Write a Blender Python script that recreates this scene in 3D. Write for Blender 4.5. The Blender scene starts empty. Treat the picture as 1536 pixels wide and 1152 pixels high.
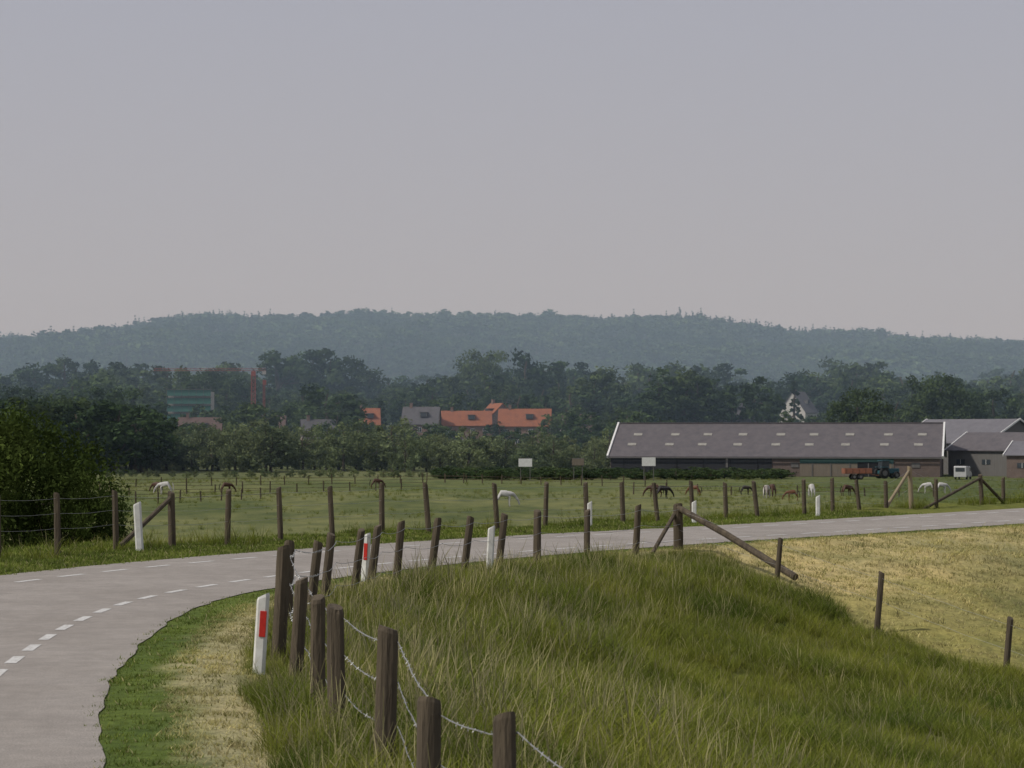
import bpy, math, random
import numpy as np
from mathutils import Vector, Matrix
random.seed(7); RNG=np.random.default_rng(7)
scene=bpy.context.scene
F=3464.0; EYE=7.0
# ------------------------------------------------------------------ helpers
def link(o,parent=None):
    scene.collection.objects.link(o)
    if parent is not None: o.parent=parent
    return o
def empty(name,loc=(0,0,0),rz=0):
    e=bpy.data.objects.new(name,None); e.location=loc; e.rotation_euler=(0,0,rz); e.empty_display_size=.3
    return link(e)
def mesh_np(name,V,Q,mats=(),mi=None,attrs=None,smooth=False):
    V=np.asarray(V,dtype=np.float32); Q=np.asarray(Q,dtype=np.int32)
    me=bpy.data.meshes.new(name)
    me.vertices.add(len(V)); me.vertices.foreach_set('co',V.ravel())
    k=Q.shape[1]; n=len(Q)
    me.loops.add(n*k); me.loops.foreach_set('vertex_index',Q.ravel())
    me.polygons.add(n); me.polygons.foreach_set('loop_start',np.arange(0,n*k,k,dtype=np.int32))
    try: me.polygons.foreach_set('loop_total',np.full(n,k,dtype=np.int32))
    except Exception: pass
    for m in mats: me.materials.append(m)
    if mi is not None: me.polygons.foreach_set('material_index',np.asarray(mi,dtype=np.int32))
    me.polygons.foreach_set('use_smooth',np.full(n,smooth,dtype=bool))
    me.update(calc_edges=True)
    if attrs:
        for an,(t,arr) in attrs.items():
            a=me.attributes.new(an,t,'POINT')
            arr=np.asarray(arr,dtype=np.float32)
            if t=='FLOAT': a.data.foreach_set('value',arr.ravel())
            elif t=='FLOAT_COLOR': a.data.foreach_set('color',arr.ravel())
            elif t=='FLOAT_VECTOR': a.data.foreach_set('vector',arr.ravel())
    return me
def tube(pts,rad,n=8,cap=True):
    pts=[Vector(p) for p in pts]; V=[];Q=[]
    for i,p in enumerate(pts):
        a=pts[max(i-1,0)]; b=pts[min(i+1,len(pts)-1)]
        t=(b-a).normalized()
        up=Vector((0,0,1)) if abs(t.z)<.9 else Vector((1,0,0))
        u=t.cross(up).normalized(); w=t.cross(u).normalized()
        for k in range(n):
            an=2*math.pi*k/n
            V.append(p+(u*math.cos(an)+w*math.sin(an))*rad[i])
    for i in range(len(pts)-1):
        for k in range(n):
            Q.append((i*n+k,i*n+(k+1)%n,(i+1)*n+(k+1)%n,(i+1)*n+k))
    if cap:
        for e,base in ((0,0),(1,(len(pts)-1)*n)):
            c=len(V); V.append(pts[0] if e==0 else pts[-1])
            for k in range(0,n,2):
                q=(base+k,base+(k+1)%n,base+(k+2)%n,c); Q.append(q if e==1 else q[::-1])
    return [tuple(v) for v in V],Q
class MB:
    def __init__(s): s.V=[];s.Q=[];s.M=[]
    def add(s,VQ,m=0):
        o=len(s.V); s.V+=[tuple(v) for v in VQ[0]]; s.Q+=[tuple(i+o for i in q) for q in VQ[1]]; s.M+=[m]*len(VQ[1])
    def box(s,c,d,m=0,R=None):
        V=[]
        for z in(-.5,.5):
            for y in(-.5,.5):
                for x in(-.5,.5):
                    v=Vector((x*d[0],y*d[1],z*d[2]))
                    if R is not None: v=R@v
                    V.append(v+Vector(c))
        s.add((V,[(0,2,3,1),(4,5,7,6),(0,1,5,4),(2,6,7,3),(0,4,6,2),(1,3,7,5)]),m)
    def bar(s,a,b,r,m=0,n=6): s.add(tube([a,b],[r,r],n),m)
    def obj(s,name,mats,parent=None,smooth=False,bevel=0):
        me=bpy.data.meshes.new(name); me.from_pydata(s.V,[],s.Q)
        for m in mats: me.materials.append(m)
        me.polygons.foreach_set('material_index',s.M)
        me.polygons.foreach_set('use_smooth',[smooth]*len(s.Q)); me.update()
        o=link(bpy.data.objects.new(name,me),parent)
        if bevel:
            b=o.modifiers.new('b','BEVEL'); b.width=bevel; b.segments=2; b.limit_method='ANGLE'
        return o
TAB=RNG.random((256,256))
def vnoise(x,y,s=0):
    x=np.asarray(x,float)+s*17.3; y=np.asarray(y,float)+s*31.7
    xi=np.floor(x).astype(int); yi=np.floor(y).astype(int); fx=x-xi; fy=y-yi
    fx=fx*fx*(3-2*fx); fy=fy*fy*(3-2*fy)
    a=TAB[xi&255,yi&255];b=TAB[(xi+1)&255,yi&255];c=TAB[xi&255,(yi+1)&255];d=TAB[(xi+1)&255,(yi+1)&255]
    return (a*(1-fx)+b*fx)*(1-fy)+(c*(1-fx)+d*fx)*fy
def fbm(x,y,s=0,o=4):
    r=0;a=.5;f=1;t=0
    for i in range(o): r=r+a*vnoise(x*f,y*f,s+i); t+=a; a*=.5; f*=2.03
    return r/t
def ss(a,b,x):
    t=np.clip((x-a)/(b-a),0,1); return t*t*(3-2*t)
# ------------------------------------------------------------------ node helpers
def newmat(name):
    m=bpy.data.materials.new(name); m.use_nodes=True; nt=m.node_tree; nt.nodes.clear()
    out=nt.nodes.new('ShaderNodeOutputMaterial'); return m,nt,out
def N(nt,t,**k):
    n=nt.nodes.new(t)
    for a,b in k.items():
        if a.startswith('i_'):
            n.inputs[a[2:].replace('_',' ')].default_value=b
        else: setattr(n,a,b)
    return n
def mixc(nt,fac,a,b,mode='MIX'):
    n=nt.nodes.new('ShaderNodeMix'); n.data_type='RGBA'; n.blend_type=mode
    for s,v in ((0,fac),(6,a),(7,b)):
        if isinstance(v,bpy.types.NodeSocket): nt.links.new(v,n.inputs[s])
        elif isinstance(v,(int,float)): n.inputs[s].default_value=v
        else: n.inputs[s].default_value=(*v,1)
    return n.outputs[2]
def ramp(nt,src,p0,p1,c0=(0,0,0),c1=(1,1,1)):
    r=nt.nodes.new('ShaderNodeValToRGB'); e=r.color_ramp.elements
    e[0].position=p0; e[1].position=p1; e[0].color=(*c0,1); e[1].color=(*c1,1)
    nt.links.new(src,r.inputs[0]); return r.outputs[0]
def noise(nt,scale,detail=4,rough=.6,vec=None,dist=0):
    n=nt.nodes.new('ShaderNodeTexNoise'); n.inputs['Scale'].default_value=scale; n.inputs['Detail'].default_value=detail
    n.inputs['Roughness'].default_value=rough; n.inputs['Distortion'].default_value=dist
    if vec is not None: nt.links.new(vec,n.inputs['Vector'])
    return n.outputs['Fac']
def pos(nt,scale=None,obj=False):
    if obj: v=nt.nodes.new('ShaderNodeTexCoord').outputs['Object']
    else: v=nt.nodes.new('ShaderNodeNewGeometry').outputs['Position']
    if scale:
        m=nt.nodes.new('ShaderNodeMapping'); m.inputs['Scale'].default_value=scale; nt.links.new(v,m.inputs[0]); v=m.outputs[0]
    return v
def simple(name,c,c2=None,rough=.8,scale=3,sc3=None,bump=0,bscale=20,obj=True,metal=0,spec=.3):
    m,nt,out=newmat(name); b=nt.nodes.new('ShaderNodeBsdfPrincipled')
    b.inputs['Roughness'].default_value=rough; b.inputs['Metallic'].default_value=metal
    b.inputs['Specular IOR Level'].default_value=spec
    if c2 is None: c2=tuple(x*.7 for x in c)
    f=noise(nt,scale,5,.65,pos(nt,sc3,obj)); f=ramp(nt,f,.3,.7)
    nt.links.new(mixc(nt,f,c,c2),b.inputs['Base Color'])
    if bump:
        f2=noise(nt,bscale,4,.6,pos(nt,sc3,obj)); bn=N(nt,'ShaderNodeBump'); bn.inputs['Strength'].default_value=bump; bn.inputs['Distance'].default_value=.02
        nt.links.new(f2,bn.inputs['Height']); nt.links.new(bn.outputs[0],b.inputs['Normal'])
    nt.links.new(b.outputs[0],out.inputs[0]); return m
def foliage(name,c1,c2,trans=.25,vscale=.15,attr='shade',lo=(.72,.74,.8),hi=(1.25,1.22,1.1)):
    m,nt,out=newmat(name)
    d=N(nt,'ShaderNodeBsdfDiffuse')
    oi=N(nt,'ShaderNodeObjectInfo'); col=mixc(nt,oi.outputs['Random'],c1,c2)
    f=ramp(nt,noise(nt,vscale,3,.6,pos(nt)),.35,.65,lo,hi)
    col=mixc(nt,1.0,col,f,'MULTIPLY')
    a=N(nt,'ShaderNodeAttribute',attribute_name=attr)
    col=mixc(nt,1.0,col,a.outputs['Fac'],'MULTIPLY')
    nt.links.new(col,d.inputs[0])
    if trans>0:
        t=N(nt,'ShaderNodeBsdfTranslucent'); mx=N(nt,'ShaderNodeMixShader'); mx.inputs[0].default_value=trans
        nt.links.new(col,t.inputs[0]); nt.links.new(d.outputs[0],mx.inputs[1]); nt.links.new(t.outputs[0],mx.inputs[2]); nt.links.new(mx.outputs[0],out.inputs[0])
    else: nt.links.new(d.outputs[0],out.inputs[0])
    return m
# ------------------------------------------------------------------ road centre line
CP=[(40,-130),(20,-80),(8,-45),(1.6,-20),(-2.8,0),(-4.75,10),(-6.05,17.3),(-6.8,21.6),(-7.25,26),(-7.5,30.5),(-7.35,34.9),(-6.6,38.6),(-4.8,43.5),(-2.4,48.0),(0.5,52.3),(3.6,56.2),(7,60),(13,67.4),(19.3,75.3),(30,88.5),(60,120),(150,190),(400,330),(900,560)]
def catmull(P,step):
    P=[np.array(p,float) for p in P]; P=[2*P[0]-P[1]]+P+[2*P[-1]-P[-2]]; out=[]
    for i in range(1,len(P)-2):
        n=max(2,int(np.linalg.norm(P[i+1]-P[i])/step))
        for k in range(n):
            t=k/n; a,b,c,d=P[i-1:i+3]
            l0=np.linalg.norm(b-a);l1=np.linalg.norm(c-b);l2=np.linalg.norm(d-c)
            m1=((b-a)/l0*l1+(c-b))*.5; m2=((c-b)+(d-c)/l2*l1)*.5
            h00=2*t**3-3*t**2+1;h10=t**3-2*t**2+t;h01=-2*t**3+3*t**2;h11=t**3-t**2
            out.append(h00*b+h10*m1+h01*c+h11*m2)
    out.append(P[-2]); return np.array(out)
CL=catmull(CP,.8)
SEG_A=CL[:-1]; SEG_D=CL[1:]-CL[:-1]; SEG_L2=(SEG_D**2).sum(1)
def sdist(x,y):
    """signed distance to centre line; + = inner (right) side"""
    x=np.atleast_1d(np.asarray(x,float)); y=np.atleast_1d(np.asarray(y,float)); sh=x.shape; x=x.ravel(); y=y.ravel()
    res=np.full(x.shape,1e3); idx=np.where((abs(x)<700)&(y<600)&(y>-200))[0]
    for c in range(0,len(idx),4000):
        ii=idx[c:c+4000]; px=x[ii][:,None]-SEG_A[:,0]; py=y[ii][:,None]-SEG_A[:,1]
        t=np.clip((px*SEG_D[:,0]+py*SEG_D[:,1])/SEG_L2,0,1)
        ex=px-t*SEG_D[:,0]; ey=py-t*SEG_D[:,1]; d2=ex*ex+ey*ey; j=d2.argmin(1); r=np.arange(len(ii))
        cr=SEG_D[j,0]*ey[r,j]-SEG_D[j,1]*ex[r,j]
        res[ii]=np.sqrt(d2[r,j])*np.where(cr>0,-1,1)
    far=np.where(res==1e3)[0]; res[far]=-1e3
    return res.reshape(sh)
def smax(a,b,k): 
    h=np.clip(.5+.5*(a-b)/k,0,1); return b*(1-h)+a*h+k*h*(1-h)
RZ=4.5
HD=2350.
hx=np.array([-400,0,60,130,200,240,290,330,380,430,480,540,600,680,750,800,850,900,950,1030,1060,1110,1150,1200,1260,1320,1400,1450,1536,1900])
hy=np.array([520,503,505,505,494,485,479,471,474,478,476,479,479,480,476,476,479,479,479,478,483,489,500,500,499,506,511,511,518,530])
HXW=(hx-768)/F*HD; HZW=(650-hy)/F*HD+EYE-15
def height(x,y,s=None):
    x=np.asarray(x,float); y=np.asarray(y,float)
    if s is None: s=sdist(x,y)
    s=np.asarray(s).reshape(x.shape)
    n=(fbm(x*.35,y*.35,3)-.5)*.6*ss(3.8,8,abs(s))*np.where(y<130,1,0)+(fbm(x*1.3,y*1.3,9,2)-.5)*.12*ss(3.5,4.6,abs(s))*np.where(y<100,1,0)
    inner=smax(RZ-.17*np.maximum(s-4,0)-.02*np.clip(s-3.2,0,1),np.full_like(s,.5),1.0)
    so=-s
    outer=smax(RZ+.03*ss(3.4,4.4,so)-.36*np.maximum(so-6.6,0),np.zeros_like(s),.6)
    z=np.where(s>0,inner,outer)
    z=np.where(abs(s)<3.5,RZ-.012,z)+n
    z=z+10*ss(430,850,y)+4*ss(800,1400,y)
    hz=np.interp(x,HXW,HZW,left=35,right=35)-14+(fbm(x/55,y/55,8,3)-.5)*8
    und=(fbm(x/240,y/200,5,3)-.5)*46
    k=ss(1350,HD,y)
    z=z+ k*(hz)+und*np.sin(np.clip((y-1350)/(HD-1350),0,1)*math.pi) - 60*ss(HD+60,HD+1200,y)
    return z
# ------------------------------------------------------------------ ground sheet
def grow(a,b,s0,g):
    o=[a];s=s0
    while o[-1]<b: o.append(o[-1]+s); s*=g
    return o[1:]
xs=list(np.arange(-18,30,.3)); xs=sorted([-18-(v) for v in grow(0,3600,.5,1.09)])+xs+[29.9+v for v in grow(0,3600,.5,1.09)]
ys=sorted([3-v for v in grow(0,220,.6,1.12)])+list(np.arange(3,82,.3))+[82+v for v in grow(0,1200,.5,1.035)]
ys=ys+list(np.arange(ys[-1]+30,2700,30))+list(np.arange(2800,6000,250))
X,Y=np.meshgrid(np.array(xs),np.array(ys)); S=sdist(X,Y); Z=height(X,Y,S)
nx=len(xs);ny=len(ys)
V=np.stack([X.ravel(),Y.ravel(),Z.ravel()],1)
i=np.arange(ny-1)[:,None]*nx+np.arange(nx-1)[None,:]; i=i.ravel()
Q=np.stack([i,i+1,i+nx+1,i+nx],1)
FN=np.array([.909,.416]); FP=np.array([3.6,50.])
def tanz(x,y,s): 
    k=(x-FP[0])*FN[0]+(y-FP[1])*FN[1]+(fbm(x*.6,y*.6,4,2)-.5)*1.2
    return ss(-.1,.7,k)*ss(3.3,3.9,s)
x,y,s=X.ravel(),Y.ravel(),S.ravel()
C=np.zeros((len(x),4)); C[:,3]=1
def setc(w,c):
    for k in range(3): C[:,k]=C[:,k]*(1-w)+c[k]*w
nz=fbm(x*.02,y*.012,6); nz2=fbm(x*.5,y*.5,8,3); nz3=fbm(x*.06,y*.02,14)
setc(np.ones(len(x)),(.092,.118,.042))
setc(ss(.4,.65,nz)*.8,(.15,.16,.07)); setc(ss(.48,.6,nz3)*.6,(.065,.09,.032)); setc(ss(250,420,y)*.5,(.11,.125,.06))
setc(ss(1200,1400,y),(.03,.045,.02))
setc(((s>3)&(s<80)).astype(float),(.09,.105,.028))
tz=tanz(x,y,s)*(s<60)
setc(tz,(.44,.375,.19)); lowz=ss(6.,12,s+ (nz2-.5)*5)
setc(tz*lowz*.8,(.21,.205,.06))
setc(tz*ss(.5,.66,fbm(x*.25,y*.9,12,3))*.55,(.2,.2,.07))
v1=((s>2.6)&(s<4.6)&(tz<.3)); j=(nz2-.5)*.6
setc(v1*ss(2.7,2.9,s),(.10,.14,.03)); setc(v1*ss(3.5,3.75,s+j)*(1-ss(4.3,4.6,s+j)),(.36,.33,.19))
o1=((s<-2.8)&(s>-6.8)); setc(o1.astype(float),(.13,.145,.035))
me=mesh_np('ground',V,Q,attrs={'Col':('FLOAT_COLOR',C)},smooth=True)
ground=link(bpy.data.objects.new('ground',me))
m,nt,out=newmat('ground_grass'); b=N(nt,'ShaderNodeBsdfPrincipled'); b.inputs['Roughness'].default_value=.95; b.inputs['Specular IOR Level'].default_value=.1
a=N(nt,'ShaderNodeAttribute',attribute_name='Col')
p=pos(nt)
f=ramp(nt,noise(nt,6,6,.75,p),.3,.7,(.6,.6,.6),(1.35,1.32,1.25)); c=mixc(nt,1,a.outputs['Color'],f,'MULTIPLY')
f=ramp(nt,noise(nt,.35,6,.7,pos(nt,(1,.35,1))),.35,.68,(.66,.72,.7),(1.35,1.25,1.15)); c=mixc(nt,1,c,f,'MULTIPLY')
nt.links.new(c,b.inputs['Base Color'])
bn=N(nt,'ShaderNodeBump'); bn.inputs['Strength'].default_value=.8; bn.inputs['Distance'].default_value=.06
nt.links.new(noise(nt,9,5,.7,p),bn.inputs['Height']); nt.links.new(bn.outputs[0],b.inputs['Normal']); nt.links.new(b.outputs[0],out.inputs[0])
me.materials.append(m)
# ------------------------------------------------------------------ road
T=np.gradient(CL,axis=0); T/=np.linalg.norm(T,axis=1)[:,None]; NR=np.stack([T[:,1],-T[:,0]],1)  # right normal
arc=np.concatenate([[0],np.cumsum(np.linalg.norm(np.diff(CL,axis=0),axis=1))])
def strip(off_a,off_b,z,s0=None,s1=None,cols=1,step=None,jag=0):
    n=max(2,int((s1-s0)/(step or .4))+1); A=np.linspace(s0,s1,n)
    cx=np.interp(A,arc,CL[:,0]);cy=np.interp(A,arc,CL[:,1]);nx_=np.interp(A,arc,NR[:,0]);ny_=np.interp(A,arc,NR[:,1])
    V=[];
    for i in range(len(A)):
        for k in range(cols+1):
            o=off_a+(off_b-off_a)*k/cols
            if jag and k in(0,cols): o+=(float(vnoise(A[i]*1.7,k*9.))-.5)*jag
            V.append((cx[i]+nx_[i]*o,cy[i]+ny_[i]*o,z))
    Q=[]
    for i in range(len(A)-1):
        for k in range(cols):
            q=i*(cols+1)+k; Q.append((q,q+1,q+cols+2,q+cols+1))
    return V,Q
mb=MB(); mb.add(strip(-2.95,2.95,RZ,0,230,cols=8,step=.2,jag=.07)); mb.add(strip(-2.95,2.95,RZ,230,arc[-1],cols=8,step=6))
m,nt,out=newmat('asphalt'); b=N(nt,'ShaderNodeBsdfPrincipled'); b.inputs['Roughness'].default_value=.85; b.inputs['Specular IOR Level'].default_value=.25
p=pos(nt)
c=mixc(nt,ramp(nt,noise(nt,.5,4,.6,p),.35,.65),(.255,.228,.20),(.305,.275,.245))
c=mixc(nt,1,c,ramp(nt,noise(nt,60,3,.8,p),.3,.7,(.55,.55,.55),(1.4,1.4,1.4)),'MULTIPLY')
c=mixc(nt,1,c,ramp(nt,noise(nt,3,6,.8,p,.4),.4,.62,(.86,.86,.86),(1.06,1.06,1.06)),'MULTIPLY')
nt.links.new(c,b.inputs['Base Color']); nt.links.new(b.outputs[0],out.inputs[0]); ASPH=m
road=mb.obj('road',[ASPH])
m,nt,out=newmat('road_paint'); b=N(nt,'ShaderNodeBsdfPrincipled'); b.inputs['Roughness'].default_value=.7
c=mixc(nt,ramp(nt,noise(nt,25,5,.8,pos(nt)),.40,.66),(.62,.61,.58),(.31,.29,.265)); nt.links.new(c,b.inputs['Base Color']); nt.links.new(b.outputs[0],out.inputs[0]); PAINT=m
mb=MB(); s0=arc[np.argmin(abs(CL[:,1]-5))]
for side,o in ((1,1.72),(-1,-1.72)):
    for k in range(-6,90):
        a0=s0+k*1.45+(0.4 if side<0 else 0); mb.add(strip(o-.065,o+.065,RZ+.004,a0,a0+.8,step=.2))
mb.obj('road_marking',[PAINT])
# ------------------------------------------------------------------ scatter by geometry nodes
def scatter(name,P,rot,scl,coll,idx):
    P=np.asarray(P,np.float32)
    me=bpy.data.meshes.new(name); me.vertices.add(len(P)); me.vertices.foreach_set('co',P.ravel())
    a=me.attributes.new('rot','FLOAT_VECTOR','POINT'); a.data.foreach_set('vector',np.asarray(rot,np.float32).ravel())
    scl=np.asarray(scl,np.float32)
    if scl.ndim==1: scl=np.stack([scl]*3,1)
    a=me.attributes.new('scl','FLOAT_VECTOR','POINT'); a.data.foreach_set('vector',scl.ravel())
    a=me.attributes.new('idx','INT','POINT'); a.data.foreach_set('value',np.asarray(idx,np.int32))
    o=link(bpy.data.objects.new(name,me))
    ng=bpy.data.node_groups.new(name+'_gn','GeometryNodeTree')
    ng.interface.new_socket('Geometry',in_out='INPUT',socket_type='NodeSocketGeometry'); ng.interface.new_socket('Geometry',in_out='OUTPUT',socket_type='NodeSocketGeometry')
    gi=ng.nodes.new('NodeGroupInput'); go=ng.nodes.new('NodeGroupOutput'); iop=ng.nodes.new('GeometryNodeInstanceOnPoints'); ci=ng.nodes.new('GeometryNodeCollectionInfo')
    ci.inputs['Collection'].default_value=coll; ci.inputs['Separate Children'].default_value=True; ci.inputs['Reset Children'].default_value=True
    def na(n,t):
        q=ng.nodes.new('GeometryNodeInputNamedAttribute'); q.data_type=t; q.inputs['Name'].default_value=n; return [z for z in q.outputs if z.enabled][0]
    e2r=ng.nodes.new('FunctionNodeEulerToRotation'); L=ng.links.new
    L(gi.outputs[0],iop.inputs['Points']); L(ci.outputs[0],iop.inputs['Instance']); iop.inputs['Pick Instance'].default_value=True
    L(na('idx','INT'),iop.inputs['Instance Index']); L(na('rot','FLOAT_VECTOR'),e2r.inputs[0]); L(e2r.outputs[0],iop.inputs['Rotation']); L(na('scl','FLOAT_VECTOR'),iop.inputs['Scale'])
    L(iop.outputs[0],go.inputs[0])
    md=o.modifiers.new('scatter','NODES'); md.node_group=ng; return o
def coll_of(name,meshes):
    c=bpy.data.collections.new(name)
    for i,me in enumerate(meshes):
        c.objects.link(bpy.data.objects.new('%s_part_%02d'%(name,i),me))
    return c
# ------------------------------------------------------------------ grass tufts
def tuft(name,n,h,spread,w,lean,mats,heads=0,rs=0,K=3):
    r=np.random.default_rng(rs); V=[];Q=[];sh=[];mi=[]
    for b in range(n+heads):
        head=b>=n
        a=r.random()*6.283; rad=spread*math.sqrt(r.random()); bx,by=rad*math.cos(a),rad*math.sin(a)
        H=h*(.45+.7*r.random())*(1.5 if head else 1); da=r.random()*6.283; ln=lean*(.45 if head else 1); dl=ln*H*(.3+r.random()); dx,dy=math.cos(da)*dl+.1*H,math.sin(da)*dl
        wa=r.random()*3.1416; ww=w*(.4 if head else (.6+.7*r.random())); wx,wy=math.cos(wa)*ww,math.sin(wa)*ww; o=len(V)
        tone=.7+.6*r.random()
        for k in range(K+1):
            t=k/K; c=(bx+dx*t*t,by+dy*t*t,H*(t-.12*t*t*(ln*2)) -.03)
            f=(1-t**2)*.95+.05
            if head: f=.5 if t<.6 else (2.0 if k<K else .6)
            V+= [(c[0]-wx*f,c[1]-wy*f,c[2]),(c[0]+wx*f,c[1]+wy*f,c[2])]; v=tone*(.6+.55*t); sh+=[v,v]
        dryb=(not head) and r.random()<.06
        for k in range(K): Q.append((o+2*k,o+2*k+1,o+2*k+3,o+2*k+2)); mi.append(1 if (head or dryb) else 0)
    return mesh_np(name,V,Q,mats,mi,{'shade':('FLOAT',sh)})
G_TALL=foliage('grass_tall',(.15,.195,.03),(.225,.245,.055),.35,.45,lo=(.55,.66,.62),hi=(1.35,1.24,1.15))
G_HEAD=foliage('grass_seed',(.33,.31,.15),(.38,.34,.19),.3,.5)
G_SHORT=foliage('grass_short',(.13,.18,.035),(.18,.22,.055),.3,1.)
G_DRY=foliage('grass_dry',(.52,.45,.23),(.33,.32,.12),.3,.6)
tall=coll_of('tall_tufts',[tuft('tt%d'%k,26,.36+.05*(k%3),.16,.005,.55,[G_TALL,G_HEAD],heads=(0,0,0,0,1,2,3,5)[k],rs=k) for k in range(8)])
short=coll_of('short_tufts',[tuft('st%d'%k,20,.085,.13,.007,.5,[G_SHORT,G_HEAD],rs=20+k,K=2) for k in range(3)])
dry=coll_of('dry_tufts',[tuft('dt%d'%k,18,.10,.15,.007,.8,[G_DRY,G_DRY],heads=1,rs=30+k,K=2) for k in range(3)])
def sample(n,x0,x1,y0,y1,power=1.):
    y=y0+(y1-y0)*RNG.random(n)**power; return x0+(x1-x0)*RNG.random(n),y
def place(name,coll,x,y,keep,scale,idx,tilt=.12):
    x=x[keep];y=y[keep]; z=height(x,y); n=len(x); sc=scale[keep]*(.65+.7*RNG.random(n))
    rot=np.stack([(RNG.random(n)-.5)*tilt,(RNG.random(n)-.5)*tilt+.05,RNG.random(n)*6.283],1)
    ii=idx[keep] if hasattr(idx,'__len__') else RNG.integers(0,idx,n)
    scatter(name,np.stack([x,y,z],1),rot,sc,coll,ii); print(name,n)
x,y=sample(90000,-7,19,7,56); s=sdist(x,y); t=tanz(x,y,s); fr=abs(x)<.2217*y+2.5
pn=fbm(x*.5,y*.5,21,3)
keep=(s>4.3+(pn-.5)*.7)&(t<.35)&fr
hs=(.45+.85*pn)*(.6+.4*ss(4.2,5.0,s))*(1-.3*ss(7,11,s))*(1-.12*ss(30,38,y)); hs*=1-.5*np.exp(-(((x+2.75)/.8)**2+((y-24.2)/2.2)**2))
hs*=1-.45*np.exp(-(((x-4.5)/1.8)**2+((y-47.5)/2.5)**2))
hp=np.where(s<6.5,.55,np.where(s<9,.3,.12)); ii=np.where(RNG.random(len(x))<hp,RNG.integers(4,8,len(x)),RNG.integers(0,4,len(x)))
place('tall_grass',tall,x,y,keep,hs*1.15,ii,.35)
x,y=sample(95000,-13,22,7,72); s=sdist(x,y); t=tanz(x,y,s); fr=abs(x)<.2217*y+2.5
keep=(((s>2.9)&(s<3.7))|((s<-2.9)&(s>-8)))&(t<.5)&fr; place('verge_grass',short,x,y,keep,np.ones(len(x))*np.where(s<0,1.4,.75),3)
keep=(((s>3.5)&(s<4.6)&(t<.5))|((t>=.4)&(s<26)&(RNG.random(len(x))<.5*(1-.5*ss(6,12,s)))))&fr; place('mown_grass',dry,x,y,keep,np.where(t>.4,1.2,.75),3)
x,y=sample(12000,-14,24,38,95); s=sdist(x,y); keep=(s<-4.6)&(s>-7.5)&(fbm(x*.4,y*.4,30,2)>.40)
place('roadside_weeds',tall,x,y,keep,.45+.6*RNG.random(len(x)),6,.3)
x,y=sample(12000,-90,100,110,360,.8); s=sdist(x,y); keep=(s<-20)&(abs(x)<.2217*y+6)&(fbm(x*.05,y*.03,33,3)+.25*RNG.random(len(x))>.62)
place('pasture_tussocks',tall,x,y,keep,.7+.8*RNG.random(len(x)),4,.3)
# ------------------------------------------------------------------ trees
BARK=simple('bark',(.09,.07,.05),(.05,.04,.03),.95,6,(1,1,.2),.5)
def tree_mesh(name,H,R,base,shape,nclump,per,leaf,leafmat,seed,cl_r=.24,limbs=9,segs=7):
    r=np.random.default_rng(seed); mb=MB()
    tr=.022*H
    pts=[(0,0,-.4)]; 
    for k in range(1,7): pts.append(((r.random()-.5)*.03*H*k/3,(r.random()-.5)*.03*H*k/3,H*.85*k/6))
    mb.add(tube(pts,[tr*(1.3-.95*k/6) for k in range(7)],segs if segs%2==0 else segs+1),0)
    cl=[];cz=(base+H)/2;hz=(H-base)/2
    lob=r.normal(size=(5,3)); lob/=np.linalg.norm(lob,axis=1)[:,None]
    while len(cl)<nclump:
        u=r.normal(size=3); u/=np.linalg.norm(u); q=r.random()**(1/3.)*.92
        q*=.78+.34*max(0,float((lob@u).max()))
        z=u[2]*q; rr=1
        if shape=='cone': 
            z=r.random()**1.5*2-1; a=r.random()*6.283; rad=R*(1-(z+1)/2)*.85*math.sqrt(.3+.7*r.random()); cl.append((rad*math.cos(a),rad*math.sin(a),cz+hz*z,.5+.5*(1-(z+1)/2))); continue
        cl.append((u[0]*q*R*rr,u[1]*q*R*rr,cz+hz*z,.7+.6*r.random()))
    for c in cl[:limbs]:
        k=r.integers(2,5); p0=Vector(pts[k]); p1=Vector(c[:3]); mid=(p0+p1)/2+Vector((0,0,.04*H)); mb.add(tube([p0,mid,p1],[tr*.45,tr*.28,tr*.1],5,False),0)
    V0=np.array(mb.V);Q0=np.array(mb.Q)
    cl=np.array(cl); n=nclump*per; ci=np.repeat(np.arange(nclump),per)
    u=r.normal(size=(n,3)); u/=np.linalg.norm(u,axis=1)[:,None]
    cr=(cl_r*R if shape!='cone' else .2*R)*cl[ci,3]
    rad=cr*(.35+.75*r.random(n))
    cen=cl[ci,:3]+u*rad[:,None]*np.array([1,1,.75])
    if shape=='willow': cen[:,2]-=r.random(n)*.05*H
    cen[:,2]=np.maximum(cen[:,2],.03*H)
    a=r.normal(size=(n,3)); a=a*.8+np.cross(u,r.normal(size=(n,3))); a/=np.linalg.norm(a,axis=1)[:,None]
    b=np.cross(a,u+r.normal(size=(n,3))*.5); b/=np.linalg.norm(b,axis=1)[:,None]
    L=leaf*(.6+.8*r.random(n))[:,None]
    asp=.55 if shape!='willow' else .4
    vv=np.stack([cen-a*L*.5,cen+b*L*asp*.5,cen+a*L*.5,cen-b*L*asp*.5],1).reshape(-1,3)
    qq=np.arange(4*n).reshape(-1,4)+len(V0)
    sh=(.6+.75*r.random(nclump))[ci]*(.8+.4*r.random(n)); sh=np.repeat(sh,4)
    return mesh_np(name,np.concatenate([V0,vv]),np.concatenate([Q0,qq]),[BARK,leafmat],[0]*len(Q0)+[1]*n,{'shade':('FLOAT',np.concatenate([np.ones(len(V0)),sh]))})
L_DARK=foliage('leaf_dark',(.042,.070,.030),(.075,.105,.042),.2,.03)
L_HILL=foliage('leaf_hill',(.045,.08,.035),(.07,.105,.045),0,.008,lo=(.6,.65,.75),hi=(1.3,1.25,1.1))
L_WIL=foliage('leaf_willow',(.12,.16,.08),(.175,.205,.105),.25,.05)
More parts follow.
